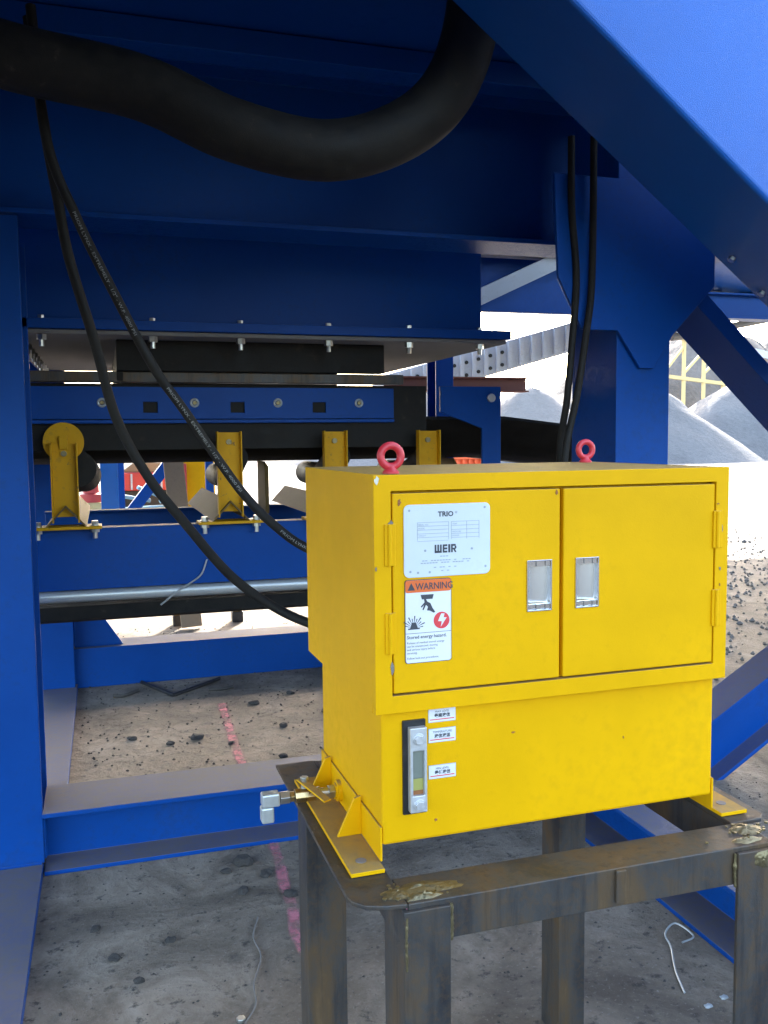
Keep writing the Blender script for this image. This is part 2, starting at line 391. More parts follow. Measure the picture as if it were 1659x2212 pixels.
strip([(.88, 2.88), (1.0, 2.86), (1.12, 2.78), (1.24, 2.72)], .05, 'spray_mark', 'faint pink spray scribble on the concrete under the cabinet', 'paint mark')
strip([(1.10, 2.98), (1.14, 2.84), (1.12, 2.70)], .03, 'spray_mark', 'short faint pink spray stroke crossing the scribble under the cabinet', 'paint mark')

# ------------------------------------------------------------------ blue machine frame
F = thing('machine_frame', 'dark blue welded steel machine frame towering over the yellow cabinet', 'steel frame', (-.45, 3.75, 0))
BP = 'blue_paint'
def part(name, mb, parent, material=BP, bevel=.003, **k): return mb.build(name, material, parent, bevel, **k)
# left column (H section, wide flange to the front) with stub foot
part('column', MB().prism([(-.66, 3.60), (-.27, 3.60), (-.27, 3.622), (-.455, 3.622), (-.455, 4.10), (-.285, 4.10), (-.285, 4.12), (-.66, 4.12), (-.66, 4.10), (-.475, 4.10), (-.475, 3.622), (-.66, 3.622)], 'z', .036, 2.49), F)
part('base_plate', MB().box(-1.4, -.275, .7, 3.62, 0, .034), F)
part('base_plate', MB().box(-1.2, -.215, 3.92, 6.5, 0, .032), F)
# near cross beam lying on the ground
part('cross_beam', MB().prism(shift(I_prof(.30, .245, .018, .014), 3.71, .1225), 'x', -.27, 1.90), F)
# rear cross beam, rear columns, gusset
part('cross_beam', MB().prism([(6.30, 0), (6.56, 0), (6.56, .02), (6.32, .02), (6.32, .25), (6.56, .25), (6.56, .27), (6.30, .27)], 'x', -.24, 3.0), F)
part('column', MB().prism(shift(I_prof(.26, .26, .016, .012), -.36, 6.35), 'z', 0, 4.4), F)
part('gusset', MB().prism([(-.23, .27), (.09, .27), (-.03, .46), (-.23, .60)], 'y', 6.36, 6.38), F)
part('column', MB().prism(shift(I_prof(.14, .2, .016, .012), 2.47, 6.45), 'z', 0, 4.4), F)
part('tie_beam', MB().prism(shift(I_prof(.16, .13, .014, .012), 6.45, 1.735), 'x', 2.1, 2.40), F)
# right ground beam along the side and the right column on it
part('ground_beam', MB().prism(shift(I_prof(.32, .236, .018, .014), 2.0, .118), 'y', .6, 6.3), F)
part('column', MB().prism([(1.88, 3.03), (2.115, 3.03), (2.115, 3.05), (1.905, 3.05), (1.905, 3.35), (2.115, 3.35), (2.115, 3.37), (1.88, 3.37)], 'z', .24, 3.3), F)
part('gusset', MB().prism([(1.60, 2.62), (2.30, 2.62), (2.30, 2.24), (2.115, 2.05), (2.03, 1.92), (1.97, 1.92), (1.87, 2.06), (1.72, 2.06), (1.62, 2.25)], 'y', 3.008, 3.026), F)
# brace falling from the column head towards the right
d = Vector((.47, 0, -.419)).normalized()
def inplane(poly_along, y0, y1): return MB().prism(poly_along, 'y', y0, y1)
bx0, bz0 = 2.05, 2.34
nx_, nz_ = .665, .747
def along(s, w): return (bx0+d.x*s+nx_*w, bz0+d.z*s+nz_*w)
part('brace', inplane([along(.10, 0), along(3.1, 0), along(3.1, .065), along(.04, .065)], 3.036, 3.28), F)
# inclined strut low on the right
part('strut', MB().sweep(I_prof(.2, .30, .02, .014), (2.45, 3.62, -.02), (4.3, 3.75, .95)), F)
# upper cross beam and front panel overhead
part('upper_beam', MB().prism([(3.60, 2.50), (3.86, 2.50), (3.86, 2.52), (3.74, 2.52), (3.74, 3.10), (3.86, 3.10), (3.86, 3.12), (3.60, 3.12), (3.60, 3.10), (3.72, 3.10), (3.72, 2.52), (3.60, 2.52)], 'x', -1.6, 2.9), F)
part('front_panel', MB().box(-2.2, 3.6, 3.70, 3.72, 3.12, 4.5), F)
part('panel_rib', MB().box(-2.2, 3.6, 3.62, 3.70, 3.15, 3.20), F)
part('side_panel', MB().box(2.62, 2.64, 2.62, 3.7, 2.6, 4.5), F)
# rear upper beam, brace and link seen in the opening on the right
part('upper_beam', MB().prism([(6.30, 3.06), (6.55, 3.06), (6.55, 3.16), (6.30, 3.16)], 'x', 1.9, 4.2), F, 'pale_paint')  # pale colour stands in for outside light on this beam
part('rear_panel', MB().box(1.9, 4.6, 6.62, 6.64, 2.66, 4.5), F)
part('rear_brace', MB().sweep([(-.05, -.06), (.05, -.06), (.05, .06), (-.05, .06)], (2.45, 6.45, 2.58), (3.8, 6.45, 3.2)), F, 'pale_paint')  # brace coloured pale to show it lit from outside
part('tie_beam', MB().prism(shift(I_prof(.2, .26, .02, .014), 8.0, 3.0), 'x', 1.5, 7.5), F)
# unseen deck, added with its legs and shaped to keep the sun off below
part('deck', MB().prism([(-9, 3.75), (11.5, 3.75), (15, 17.6), (9, 16.8), (6, 14.1), (-9, 13.6)], 'z', 4.5, 4.7), F)
part('side_leg', MB().box(-8.6, -8.3, 8.0, 8.3, 0, 4.5), F); part('side_leg', MB().box(10.9, 11.2, 3.0, 3.3, 0, 4.5), F)
part('side_leg', MB().box(12.2, 12.5, 6.8, 7.1, 0, 4.5), F)
part('ceiling_plate', MB().prism([(-2.0, -.6), (.35, -.6), (.62, 1.05), (.90, 1.25), (.90, 2.64), (6.5, 2.64), (6.5, 3.69), (-2.0, 3.69)], 'z', 3.12, 3.15), F)  # unseen forward part is shaped to shade the upper frame
part('ceiling_beam', MB().box(-1.6, 2.6, 3.30, 3.42, 3.03, 3.115), F)
part('sky_baffle', MB().box(-2.0, .35, -.62, -.60, 2.32, 3.15), F)  # baffles added out of view to keep grazing sky light off the upper frame
part('sky_baffle', MB().prism([(.36, -.6), (.63, 1.04), (.91, 1.24), (.89, 1.26), (.61, 1.06), (.34, -.6)], 'z', 2.5, 3.119), F)
part('sky_baffle', MB().box(-2.02, -2.0, -.6, 3.69, 2.15, 3.15), F)
part('sky_baffle', MB().box(2.55, 6.5, 2.62, 2.64, 1.95, 3.15), F)
part('sky_baffle', MB().box(6.5, 6.52, 2.62, 3.69, 2.1, 3.15), F)
part('side_panel', MB().box(-1.72, -1.70, 3.9, 6.6, 1.6, 3.1), F)  # out-of-view panel added to stop light leaking in from the left

def seam(*pts): MB().tube(smooth_path(pts, 3), .006, 6).build('weld_seam', BP, F, smooth=True)
seam((-.268, 3.615, .05), (-.268, 3.615, .24)); seam((-.64, 3.598, .037), (-.28, 3.598, .037)); seam((-.268, 3.70, .02), (-.268, 3.70, .22))
seam((-.225, 6.356, .275), (.085, 6.356, .275)); seam((-.226, 6.35, .28), (-.226, 6.35, .60)); seam((-.235, 6.298, .02), (-.235, 6.298, .26))
seam((-.30, 4.196, 2.193), (1.83, 4.196, 2.193)); 
# big sloping chute at the upper right
C = thing('discharge_chute', 'large glossy blue sloping box chute above the cabinet', 'chute', (1.5, 2.3, 2.6))
dd = Vector((.639, 0, -.475)).normalized(); nn = Vector((-dd.z, 0, dd.x))
def ch(s, w): return (1.219+dd.x*s+nn.x*w, 2.808+dd.z*s+nn.z*w)
MB().prism([ch(-1.1, 0), ch(1.7, 0), ch(1.7, .62), ch(-1.1, .62)], 'y', 2.2, 2.58).build('body', 'blue_gloss', C, .016, seg=4)
hx = MB()
for s, w in ((.95, .12),): hx = hexa((ch(s, -.006)[0], 2.50, ch(s, -.006)[1]), (-nn.x, 0, -nn.z), .012, .012)
hx.build('bolt', 'zinc', C)
h2 = hexa((ch(1.12, -.006)[0], 2.52, ch(1.12, -.006)[1]), (-nn.x, 0, -nn.z), .012, .012); h2.build('bolt', 'zinc', C)

# ------------------------------------------------------------------ hopper
H = thing('hopper', 'dark blue steel hopper with a bolted lower flange above the belt', 'hopper', (.8, 4.9, 2.15))
part('front_wall', MB().box(-.33, 1.832, 4.20, 4.215, 2.19, 4.45), H)
part('side_wall', MB().box(-.33, -.315, 4.216, 6.2, 2.19, 4.45), H); part('side_wall', MB().box(1.817, 1.832, 4.216, 6.2, 2.19, 4.45), H)
part('rear_wall', MB().box(-.314, 1.816, 6.185, 6.2, 2.19, 4.45), H)
fl = MB(); fl.box(-.40, 1.95, 4.10, 4.42, 2.145, 2.188)
fl.box(-.40, .06, 4.421, 6.25, 2.145, 2.188).box(1.48, 1.95, 4.421, 6.25, 2.145, 2.188)
part('flange', fl, H)
part('liner_plate', MB().box(-.38, 1.93, 4.12, 6.24, 2.125, 2.143), H, 'grey_dust')
for x in (-.235, .228, .617, 1.03, 1.43, 1.80):
    q = hexa((x, 4.15, 2.189), (0, 0, 1), .013, .016); q.build('bolt_head', 'zinc', H)
    q = join(hexa((x, 4.15, 2.124), (0, 0, -1), .021, .024), MB().cyl((x, 4.15, 2.10), (x, 4.15, 2.072), .011, 10)); q.build('hanging_nut', 'zinc', H)
for i in range(9):
    y = 4.42+i*.2; q = join(hexa((-.325, y, 2.124), (0, 0, -1), .02, .024), MB().cyl((-.325, y, 2.10), (-.325, y, 2.078), .011, 10)); q.build('hanging_nut', 'zinc', H)
MB().box(.072, 1.35, 4.295, 4.32, 1.984, 2.124).build('rubber_curtain', 'rubber', H, .004)
MB().box(.07, 1.445, 5.6, 5.63, 1.94, 2.124).build('rubber_curtain', 'rubber', H, .004)
MB().box(.072, .10, 4.321, 5.599, 1.94, 2.124).build('rubber_curtain', 'rubber', H, .004)

# ------------------------------------------------------------------ belt conveyor under the hopper
V = thing('belt_conveyor', 'blue belt conveyor with yellow roller brackets running under the hopper', 'conveyor', (.8, 4.9, 0))
chan = [(4.30, .985), (4.40, .985), (4.40, .997), (4.312, .997), (4.312, 1.256), (4.40, 1.256), (4.40, 1.268), (4.30, 1.268)]
part('stringer', MB().prism(chan, 'x', -.33, 2.9), V)
part('stringer', MB().prism([(9.8-y, z) for y, z in chan], 'x', -.33, 2.9), V)
MB().cyl((-.33, 4.335, .955), (2.9, 4.335, .937), .030, 16).build('edge_pipe', 'fitting', V, smooth=True)
rb = MB(); prof = [(4.32, .845), (4.36, .90), (4.5, .925), (4.9, .915), (5.3, .925), (5.46, .90), (5.46, .888), (5.3, .912), (4.9, .902), (4.5, .912), (4.375, .888), (4.335, .832)]
rb.prism(prof, 'x', -.6, 2.9); rb.build('return_belt', 'rubber', V, smooth=True)
bp = [(4.40, 1.775), (4.62, 1.60), (4.75, 1.567), (5.1, 1.567), (5.23, 1.60), (5.44, 1.775), (5.45, 1.76), (5.24, 1.585), (5.1, 1.552), (4.75, 1.552), (4.61, 1.585), (4.39, 1.76)]
MB().prism(bp, 'x', -.6, 2.05).build('carry_belt', 'rubber', V, smooth=True)
# right of the hopper the belt climbs away lower
bp2 = [(y, z-.12) for y, z in bp]
r3 = MB(); r3.v = [(2.05, y, z) for y, z in bp]+[(2.7, y, z-.075) for y, z in bp]+[(2.95, y, z-.09) for y, z in bp]; k = len(bp)
for a in (0, 1):
    for i in range(k): r3.f.append((a*k+i, a*k+(i+1) % k, (a+1)*k+(i+1) % k, (a+1)*k+i))
r3.build('carry_belt', 'rubber', V, smooth=True)
# skirt board with washers and slots
def skirt():
    mb = MB(); holes = [(x-.033, x+.033, 1.795, 1.845) for x in (.219, .625, 1.028)]
    mb.plate(-.34, 1.415, 1.765, 1.915, 4.35, 4.362, holes); return mb
sk = part('skirt_board', skirt(), V, bevel=.002)
for x in (.219, .625, 1.028):
    MB().box(x-.034, x+.034, 4.364, 4.372, 1.794, 1.846).build('slot_backing', 'rubber', sk)
for x in (.003, .422, .821, 1.231):
    MB().torus((x, 4.347, 1.841), (0, 1, 0), .017, .0055, 24, 8).build('washer', 'fitting', sk, smooth=True)
    MB().cyl((x, 4.340, 1.841), (x, 4.349, 1.841), .0095, 12).build('stud', 'weld', sk)
part('skirt_angle', MB().box(-.34, 1.46, 4.325, 4.42, 1.935, 1.982), V, 'raw_steel')
part('skirt_rubber', MB().box(-.34, 1.60, 4.375, 4.388, 1.62, 1.93), V, 'rubber')
part('skirt_rail', MB().box(-.34, 1.415, 4.34, 4.42, 1.745, 1.762), V)
# bracket post on the right
post = MB().prism([(1.645, 1.795), (1.645, 1.925), (1.98, 1.925), (1.98, 1.27), (1.875, 1.27), (1.875, 1.71)], 'y', 4.29, 4.31)
pp = part('bracket_post', post, V)
MB().cyl((1.922, 4.289, 1.866), (1.922, 4.274, 1.866), .022, 20).build('washer', 'zinc', pp, .002)
# idler brackets
def idler(x, top, disc):
    wv = .052
    mb = MB().box(x-wv, x+wv, 4.275, 4.283, 1.325, top)
    mb.box(x-wv-.006, x-wv, 4.235, 4.283, 1.30, top+.004).box(x+wv, x+wv+.006, 4.235, 4.283, 1.30, top+.004)
    o = mb.build('idler_bracket', 'yellow_worn', V, .0015)
    vv = MB().prism([(x-.088, 1.284), (x-.079, 1.284), (x, 1.368), (x+.079, 1.284), (x+.088, 1.284), (x, 1.378)], 'y', 4.24, 5.55)
    vv.build('cross_angle', 'grimy', o)
    MB().box(x-.152, x+.152, 4.22, 4.36, 1.270, 1.283).build('foot_plate', 'yellow_worn', o, .002)
    for s in (-.122, .122):
        q = join(hexa((x+s, 4.262, 1.2835), (0, 0, 1), .020, .006, 18), hexa((x+s, 4.262, 1.289), (0, 0, 1), .016, .016), hexa((x+s, 4.262, 1.269), (0, 0, -1), .020, .016), MB().cyl((x+s, 4.262, 1.253), (x+s, 4.262, 1.225), .011, 10))
        q.build('bolt', 'zinc', o)
    MB().cyl((x, 4.274, top-.045), (x, 4.262, top-.045), .013, 14).build('roller_pin', 'weld', o)
    a = Vector((x+.04, 4.36, 1.58)); c = Vector((x+.04, 4.70, 1.475)); e = Vector((x+.04, 5.10, 1.475))
    MB().cyl(a, c-Vector((0, .02, 0)), .064, 24).build('roller', 'rubber', o, smooth=True)
    MB().cyl(c, e, .064, 24).build('roller', 'rubber', o, smooth=True)
    MB().box(x+.0, x+.012, 4.72, 4.735, 1.34, 1.50).build('roller_support', 'yellow_worn', o)
    if disc:
        MB().cyl((x, 4.284, 1.662), (x, 4.292, 1.662), .088, 36).build('end_disc', 'yellow_worn', o, .002)
        MB().box(x-.018, x+.018, 4.262, 4.274, 1.63, 1.69).build('pin_plate', 'yellow_worn', o, .002)
        MB().cyl((x+.055, 4.295, 1.54), (x+.075, 4.62, 1.50), .082, 28).build('roller', 'rubber', o, smooth=True)
idler(-.168, 1.655, True); idler(.568, 1.70, False); idler(1.082, 1.70, False); idler(1.567, 1.70, False)
for x in (.82, 1.9):
    MB().prism([(x, 1.27), (x+.02, 1.27), (x+.02, 1.52), (x, 1.55)], 'y', 4.75, 5.0).build('wing_plate', 'grimy', V, .002)
tie = smooth_path([(.235, 4.29, .895), (.32, 4.285, .96), (.37, 4.283, .99), (.425, 4.286, 1.03), (.455, 4.29, 1.10)], 6)
tag(MB().tube(tie, .0045, 6).build('cable_tie', 'fitting', smooth=True), 'frayed pale cable tie stuck across the blue stringer', 'cable tie')

# ------------------------------------------------------------------ hoses
hp = smooth_path([(-1.0, 2.92, 2.93), (-.55, 2.86, 2.86), (-.24, 2.80, 2.745), (.135, 2.78, 2.685), (.39, 2.76, 2.585), (.66, 2.76, 2.545), (.88, 2.76, 2.60), (1.06, 2.77, 2.73), (1.17, 2.80, 2.93), (1.22, 2.83, 3.2), (1.23, 2.86, 3.6)], 12)
tag(MB().tube(hp, .090, 32).build('rubber_hose', 'rubber', smooth=True), 'thick black rubber hose sagging below the blue ceiling', 'hose')
L1 = smooth_path([(-.18, 3.15, 3.0), (-.142, 3.1, 2.658), (-.11, 3.1, 2.433), (-.082, 3.1, 2.246), (-.013, 3.1, 1.983), (.044, 3.1, 1.743), (.141, 3.1, 1.543), (.258, 3.1, 1.382), (.411, 3.1, 1.191), (.57, 3.06, 1.069), (.70, 2.95, 1.02), (.85, 2.72, 1.01), (.9, 2.15, 1.01)], 10)
tag(MB().tube(L1, .0165, 14).build('hydraulic_hose', 'rubber', smooth=True), 'plain black hydraulic hose hanging lower, passing behind the cabinet near its base', 'hydraulic hose')
L2 = smooth_path([(-.16, 2.95, 2.95), (-.128, 2.9, 2.555), (-.052, 2.9, 2.332), (.053, 2.9, 2.104), (.157, 2.9, 1.895), (.252, 2.9, 1.752), (.421, 2.9, 1.499), (.539, 2.88, 1.371), (.64, 2.83, 1.30), (.78, 2.6, 1.25), (.85, 2.15, 1.25)], 12)
h = thing('hydraulic_hose', 'black hydraulic hose with white printed lettering curving behind the cabinet', 'hydraulic hose', tuple(L2[0]))
MB().tube(L2, .0150, 14).build('hose_body', 'rubber', h, smooth=True)
def on_path(P, s):
    for a, b in zip(P, P[1:]):
        l = (b-a).length
        if s <= l: return a+(b-a)*(s/l), (b-a).normalized()
        s -= l
    return P[-1], (P[-1]-P[-2]).normalized()
tm = text_mb('PRIOM LYNX - EXTREMELY - 1/2" - W.P. 4000 PSI', .0145, 0, -.005, 0)
lt = MB()
for s0 in (.62, 1.20, 1.78):
    vs = []
    for x, y, z in tm.v:
        p, d_ = on_path(L2, s0+x*1.3); toc = (Vector((0, 0, 1.66))-p); toc = (toc-d_*toc.dot(d_)).normalized(); sd = d_.cross(toc).normalized()
        a = -z/.0150*.9; vs.append(p+(toc*math.cos(a)+sd*math.sin(a))*.0155)
    lt = MB().add(vs, tm.f); lt.build('lettering', 'hose_print', h, rec=False)
for pts, lab in (([(1.665, 3.0, 2.75), (1.668, 3.0, 2.495), (1.689, 3.0, 2.246), (1.672, 3.0, 2.0), (1.654, 3.0, 1.805), (1.626, 3.0, 1.565), (1.58, 2.8, 1.2), (1.4, 2.5, 1.05), (1.2, 2.14, 1.05)], 'thin black hose hanging straight down beside the right blue column'),
                 ([(1.745, 2.98, 2.75), (1.745, 2.98, 2.45), (1.74, 2.98, 2.2), (1.715, 2.97, 2.045), (1.674, 2.96, 1.822), (1.628, 2.955, 1.634), (1.59, 2.9, 1.5), (1.5, 2.7, 1.25), (1.2, 2.14, 1.15)], 'thin black hose slanting across the straight one beside the right column')):
    tag(MB().tube(smooth_path(pts, 8), .0135, 12).build('hydraulic_hose', 'rubber', smooth=True), lab, 'hydraulic hose')

# ------------------------------------------------------------------ table of angle iron
T = thing('steel_table', 'bare welded angle iron stand with weld-spattered corners carrying the cabinet', 'steel stand', (.85, 1.85, 0))
RS = 'raw_steel'
fr = [(1.478, .742), (1.487, .742), (1.487, .811), (1.578, .811), (1.578, .820), (1.478, .820)]
MB().prism(fr, 'x', .50, 1.30).build('front_rail', RS, T, .002)
lf = MB().add([], [])
pl = [(.40, 2.25), (.40, 1.545), (.405, 1.52), (.425, 1.497), (.46, 1.484), (.499, 1.479), (.499, 2.25)]
lf.prism(pl, 'z', .8115, .8205); lf.box(.490, .499, 1.58, 2.25, .73, .8110)
lf.build('left_rail', RS, T, .002)
rr_ = MB().prism([(1.276, 1.5795), (1.276, 2.25), (1.375, 2.25), (1.375, 1.60), (1.355, 1.5795)], 'z', .8115, .8205); rr_.box(1.276, 1.285, 1.5795, 2.25, .73, .8110)
rr_.build('right_rail', RS, T, .002)
MB().prism([(2.25, .742), (2.241, .742), (2.241, .811), (2.16, .811), (2.16, .819), (2.25, .819)], 'x', .5, 1.275).build('rear_rail', RS, T, .002)
def leg(x0, x1, y0, y1, z1):
    t_ = .009
    MB().prism([(x0, y0), (x1, y0), (x1, y0+t_), (x0+t_, y0+t_), (x0+t_, y1), (x0, y1)], 'z', 0, z1).build('leg', RS, T, .0015)
leg(.488, .578, 1.468, 1.590, .810); leg(.446, .545, 2.10, 2.2, .810); leg(1.142, 1.222, 2.10, 2.2, .741)
MB().prism([(1.205, 1.466), (1.296, 1.466), (1.296, 1.57), (1.287, 1.57), (1.287, 1.475), (1.205, 1.475)], 'z', 0, .812).build('leg', RS, T, .0015)
MB().box(.925, .947, 1.470, 1.4775, .752, .818).build('welded_tab', RS, T, .002)
def weld(pts, r, name='weld_bead'):
    b_ = MB(); P = smooth_path(pts, 7); rad = [.75*r*(.6+.8*abs(mn.noise((i*.9, r*900, pts[0][0]*9)))) for i in range(len(P))]
    b_.tube(P, rad, 8); return b_
def mound(cx, cy, cz, rx, ry, h_, seed, vert=False):
    b_ = MB(); N, K_ = 26, 6
    for k_ in range(K_+1):
        for i_ in range(N):
            a = 2*math.pi*i_/N; q_ = k_/K_; e = q_*(1+.45*mn.noise((math.cos(a)*1.6+seed, math.sin(a)*1.6, seed)))
            dx, dy = rx*e*math.cos(a), ry*e*math.sin(a)
            hh_ = h_*(1-q_**2)*(.55+.9*abs(mn.noise((dx*150, dy*150, seed))))-.0006*q_
            b_.v.append((cx+dx, cz-hh_, cy+dy) if vert else (cx+dx, cy+dy, cz+hh_))
    for k_ in range(K_):
        for i_ in range(N):
            j_ = (i_+1) % N; b_.f.append((k_*N+i_, k_*N+j_, (k_+1)*N+j_, (k_+1)*N+i_))
    return b_
mound(.545, 1.528, .8205, .075, .022, .006, 1.3).build('weld_bead', 'weld', T, smooth=True)
mound(.492, 1.520, .8208, .032, .020, .007, 4.1).build('weld_bead', 'weld', T, smooth=True)
mound(.535, 1.497, .8205, .040, .012, .008, 7.7).build('weld_bead', 'weld', T, smooth=True)
mound(1.285, 1.545, .8205, .040, .026, .008, 2.2).build('weld_bead', 'weld', T, smooth=True)
mound(1.255, 1.500, .8205, .034, .014, .007, 9.1).build('weld_bead', 'weld', T, smooth=True)
weld([(.582, 1.476, .81), (.583, 1.477, .775), (.582, 1.477, .74)], .007).build('weld_bead', 'weld', T, smooth=True)
weld([(.494, 1.468, .80), (.492, 1.467, .76), (.493, 1.468, .70)], .004).build('weld_bead', 'weld', T, smooth=True)
weld([(1.203, 1.474, .81), (1.202, 1.473, .77), (1.204, 1.473, .74)], .006).build('weld_bead', 'weld', T, smooth=True)
mound(1.265, .795, 1.4655, .022, .018, .005, 3.3, True).build('weld_bead', 'weld', T, smooth=True)
sp = MB()
for i in range(60):
    cx, cy = random.choice([(.53, 1.515), (1.28, 1.54)]); x = cx+random.gauss(0, .035); y = cy+random.gauss(0, .018)
    if not (.42 < x < 1.35 and 1.485 < y < 1.575): continue
    sp.tube([(x, y, .819), (x, y, .823)], random.uniform(.0015, .0045), 6)
sp.build('weld_spatter', 'weld', T)['kind'] = 'stuff'

# ------------------------------------------------------------------ yellow hydraulic cabinet
K = thing('hydraulic_cabinet', 'yellow two-door hydraulic power cabinet with red lifting eyes on the steel stand', 'cabinet', (.481, 1.607, .8215))
K.rotation_euler.z = R(.576); K['local'] = 1
YP = 'yellow_paint'
Z0 = .8215
def z(a): return a-Z0
zb, zt = z(1.133), z(1.593)
# upper housing: shell with a framed front opening
hs = MB().plate(0, .80, zb, zt, 0, .02, [(.034, .768, z(1.167), z(1.562))])
hs.box(0, .80, .02, .565, zt-.004, zt).box(0, .80, .02, .565, zb, zb+.004).box(0, .004, .02, .565, zb+.004, zt-.004).box(.796, .80, .02, .565, zb+.004, zt-.004).box(.004, .796, .561, .565, zb+.004, zt-.004)
hs.box(.028, .772, .026, .028, z(1.16), z(1.57))
body = hs
bm_o = body.build('housing', YP, K, 0)
bv = bm_o.modifiers.new('weld', 'WELD'); bv.merge_threshold = .0002
bv = bm_o.modifiers.new('bevel', 'BEVEL'); bv.width = .0045; bv.segments = 3; bv.limit_method = 'ANGLE'; bv.angle_limit = R(50)
# tank below
tk = MB().prism([(.018, .023), (.788, .023), (.788, .50), (.018, .50)], 'z', z(.862), zb-.0005)
tk.build('tank', YP, K, .006)
# doors with chrome cup handles
def door(x0, x1, hx0, hx1, hinge):
    h0, h1 = z(1.313), z(1.414)
    o = MB().plate(x0, x1, z(1.171), z(1.5575), .001, .022, [(hx0, hx1, h0, h1)]).build('door', YP, K, .0025)
    e = .0015
    rim = MB().plate(hx0-e, hx1+e, h0-e, h1+e, -.0015, .0008, [(hx0+.0015, hx1-.0015, h0+.0015, h1-.0015)])
    hd = rim.build('handle', 'chrome', o, .0008)
    N = 12; cup = MB(); w = hx1-hx0-.002; cx = (hx0+hx1)/2
    pr_ = [(cx-w/2*math.cos(math.pi*i/N), .0005+.019*math.sin(math.pi*i/N)**.6) for i in range(N+1)]
    za, zb2 = h0+.012, h1-.012
    for px, py in pr_: cup.v += [(px, py, za), (px, py, zb2)]
    for i in range(N): cup.f.append((2*i, 2*i+1, 2*i+3, 2*i+2))
    cup.build('cup', 'brushed', hd, smooth=True, rec=False)
    for a_, b_ in ((h0+.0005, za), (zb2, h1-.0005)):
        c2 = MB(); q = [(cx-w/2, .0), (cx+w/2, 0), (cx+w/2, .010), (cx-w/2, .010)]
        for k_ in range(5):
            xa = cx-w/2+w*k_/5; c2.box(xa, xa+w/5-.0006, .002+.003*(k_ % 2), .012, a_, b_)
        c2.build('cup_end', 'chrome', hd)
    # hinges on the frame side
    for zz in (z(1.425), z(1.255)):
        xa, xb = (hinge-.010, hinge+.012)
        hg = MB().box(xa, xb, -.0035, .0005, zz-.005, zz+.075).build('hinge', YP, o, .0012)
        MB().cyl((hinge, -.004, zz-.004), (hinge, -.004, zz+.074), .0042, 10).build('hinge_pin', YP, hg, smooth=True)
    return o
d1 = door(.037, .3935, .3205, .3735, .030); d2 = door(.4015, .765, .4300, .4815, .770)
# paint chips
def chip(x, zz, w, hgt, m_, seed, y=-.0012, parent=None):
    rn = random.Random(seed); N = 11
    P = [(x+w*math.cos(2*math.pi*i/N)*rn.uniform(.5, 1.1), zz+hgt*math.sin(2*math.pi*i/N)*rn.uniform(.5, 1.1)) for i in range(N)]
    MB().prism(P, 'y', y, y+.0008).build('paint_chip', m_, parent or K)
chip(.0065, z(1.583), .006, .009, 'zinc', 1); chip(.051, z(1.54), .004, .008, 'chip_rust', 2, -.0004); chip(.034, z(1.50), .006, .008, 'chip_grey', 3)
chip(.034, z(1.222), .005, .014, 'chip_grey', 4); chip(.003, z(1.415), .002, .005, 'chip_grey', 5); chip(.385, z(1.55), .003, .006, 'chip_rust', 6, -.0004)
chip(.782, z(1.462), .004, .013, 'chip_grey', 7); chip(.780, z(1.375), .003, .005, 'chip_grey', 8); chip(.780, z(1.34), .002, .004, 'chip_rust', 9); chip(.772, z(1.515), .004, .002, 'chip_rust', 10)
chip(.30, z(1.06), .006, .002, 'chip_rust', 11, .0215); chip(.56, z(1.02), .002, .003, 'chip_rust', 12, .0215); chip(.13, z(.90), .004, .003, 'chip_rust', 14, .0215)
# data plate
y_ = -.0022
pt = MB().prism(rrect(.059, .238, z(1.395), z(1.535), .011), 'y', -.0016, .0006).build('data_plate', 'plate_white', K, .0004)
def T3(s, size, x, zz, y, **k): return text_mb(s, size, x, z(zz), y, **k)
join(T3('TRIO', .0135, .1445, 1.511, y_, align='CENTER', bold=.0004, stretch=1.05), T3('®', .006, .164, 1.516, y_)).build('lettering', 'ink', pt, rec=False)
# heavy block logo
wl_ = MB()
def bar(x0, x1, a, b_): wl_.box(x0, x1, y_, y_+.0004, z(a), z(b_))
lx, lh0, lh1, s_ = .1215, 1.4405, 1.4565, .0034
bar(lx, lx+s_, lh0, lh1); bar(lx+.0055, lx+.0055+s_, lh0, lh1); bar(lx+.011, lx+.011+s_, lh0, lh1); bar(lx, lx+.0144, lh0, lh0+.0038)
ex = lx+.0165; bar(ex, ex+s_, lh0, lh1)
for zz in (lh0, lh0+.0062, lh1-.0036): bar(ex+s_, ex+.0095, zz, zz+.0036)
ix = ex+.0115; bar(ix, ix+.0042, lh0, lh1)
rx = ix+.006; bar(rx, rx+s_, lh0, lh1); bar(rx+s_, rx+.0095, lh1-.0038, lh1); bar(rx+.0075, rx+.011, lh0+.0075, lh1-.0038); bar(rx+s_, rx+.0095, lh0+.0055, lh0+.0085)
wl_.prism([(rx+.0045, z(lh0+.0055)), (rx+.0080, z(lh0+.0055)), (rx+.0115, z(lh0)), (rx+.0078, z(lh0))], 'y', y_, y_+.0004)
wl_.build('logo', 'ink', pt, rec=False)
fa = MB()
for i in range(6): fa.box(.086, .150, y_, y_+.0003, z(1.500-.0072*i), z(1.5004-.0072*i+.0003))
for i in range(5): fa.box(.156, .214, y_, y_+.0003, z(1.500-.0078*i), z(1.5004-.0078*i+.0003))
for x in (.086, .150, .156, .188, .214): fa.box(x, x+.0006, y_, y_+.0003, z(1.466), z(1.5007))
fa = join(fa, T3('SERIAL NO.', .0042, .088, 1.4945, y_), T3('MODEL', .0042, .088, 1.4875, y_), T3('WEIGHT', .0042, .088, 1.4735, y_), T3('YEAR', .0042, .158, 1.4945, y_), T3('PRESSURE', .0042, .158, 1.4790, y_), T3('POWER', .0042, .158, 1.4715, y_))
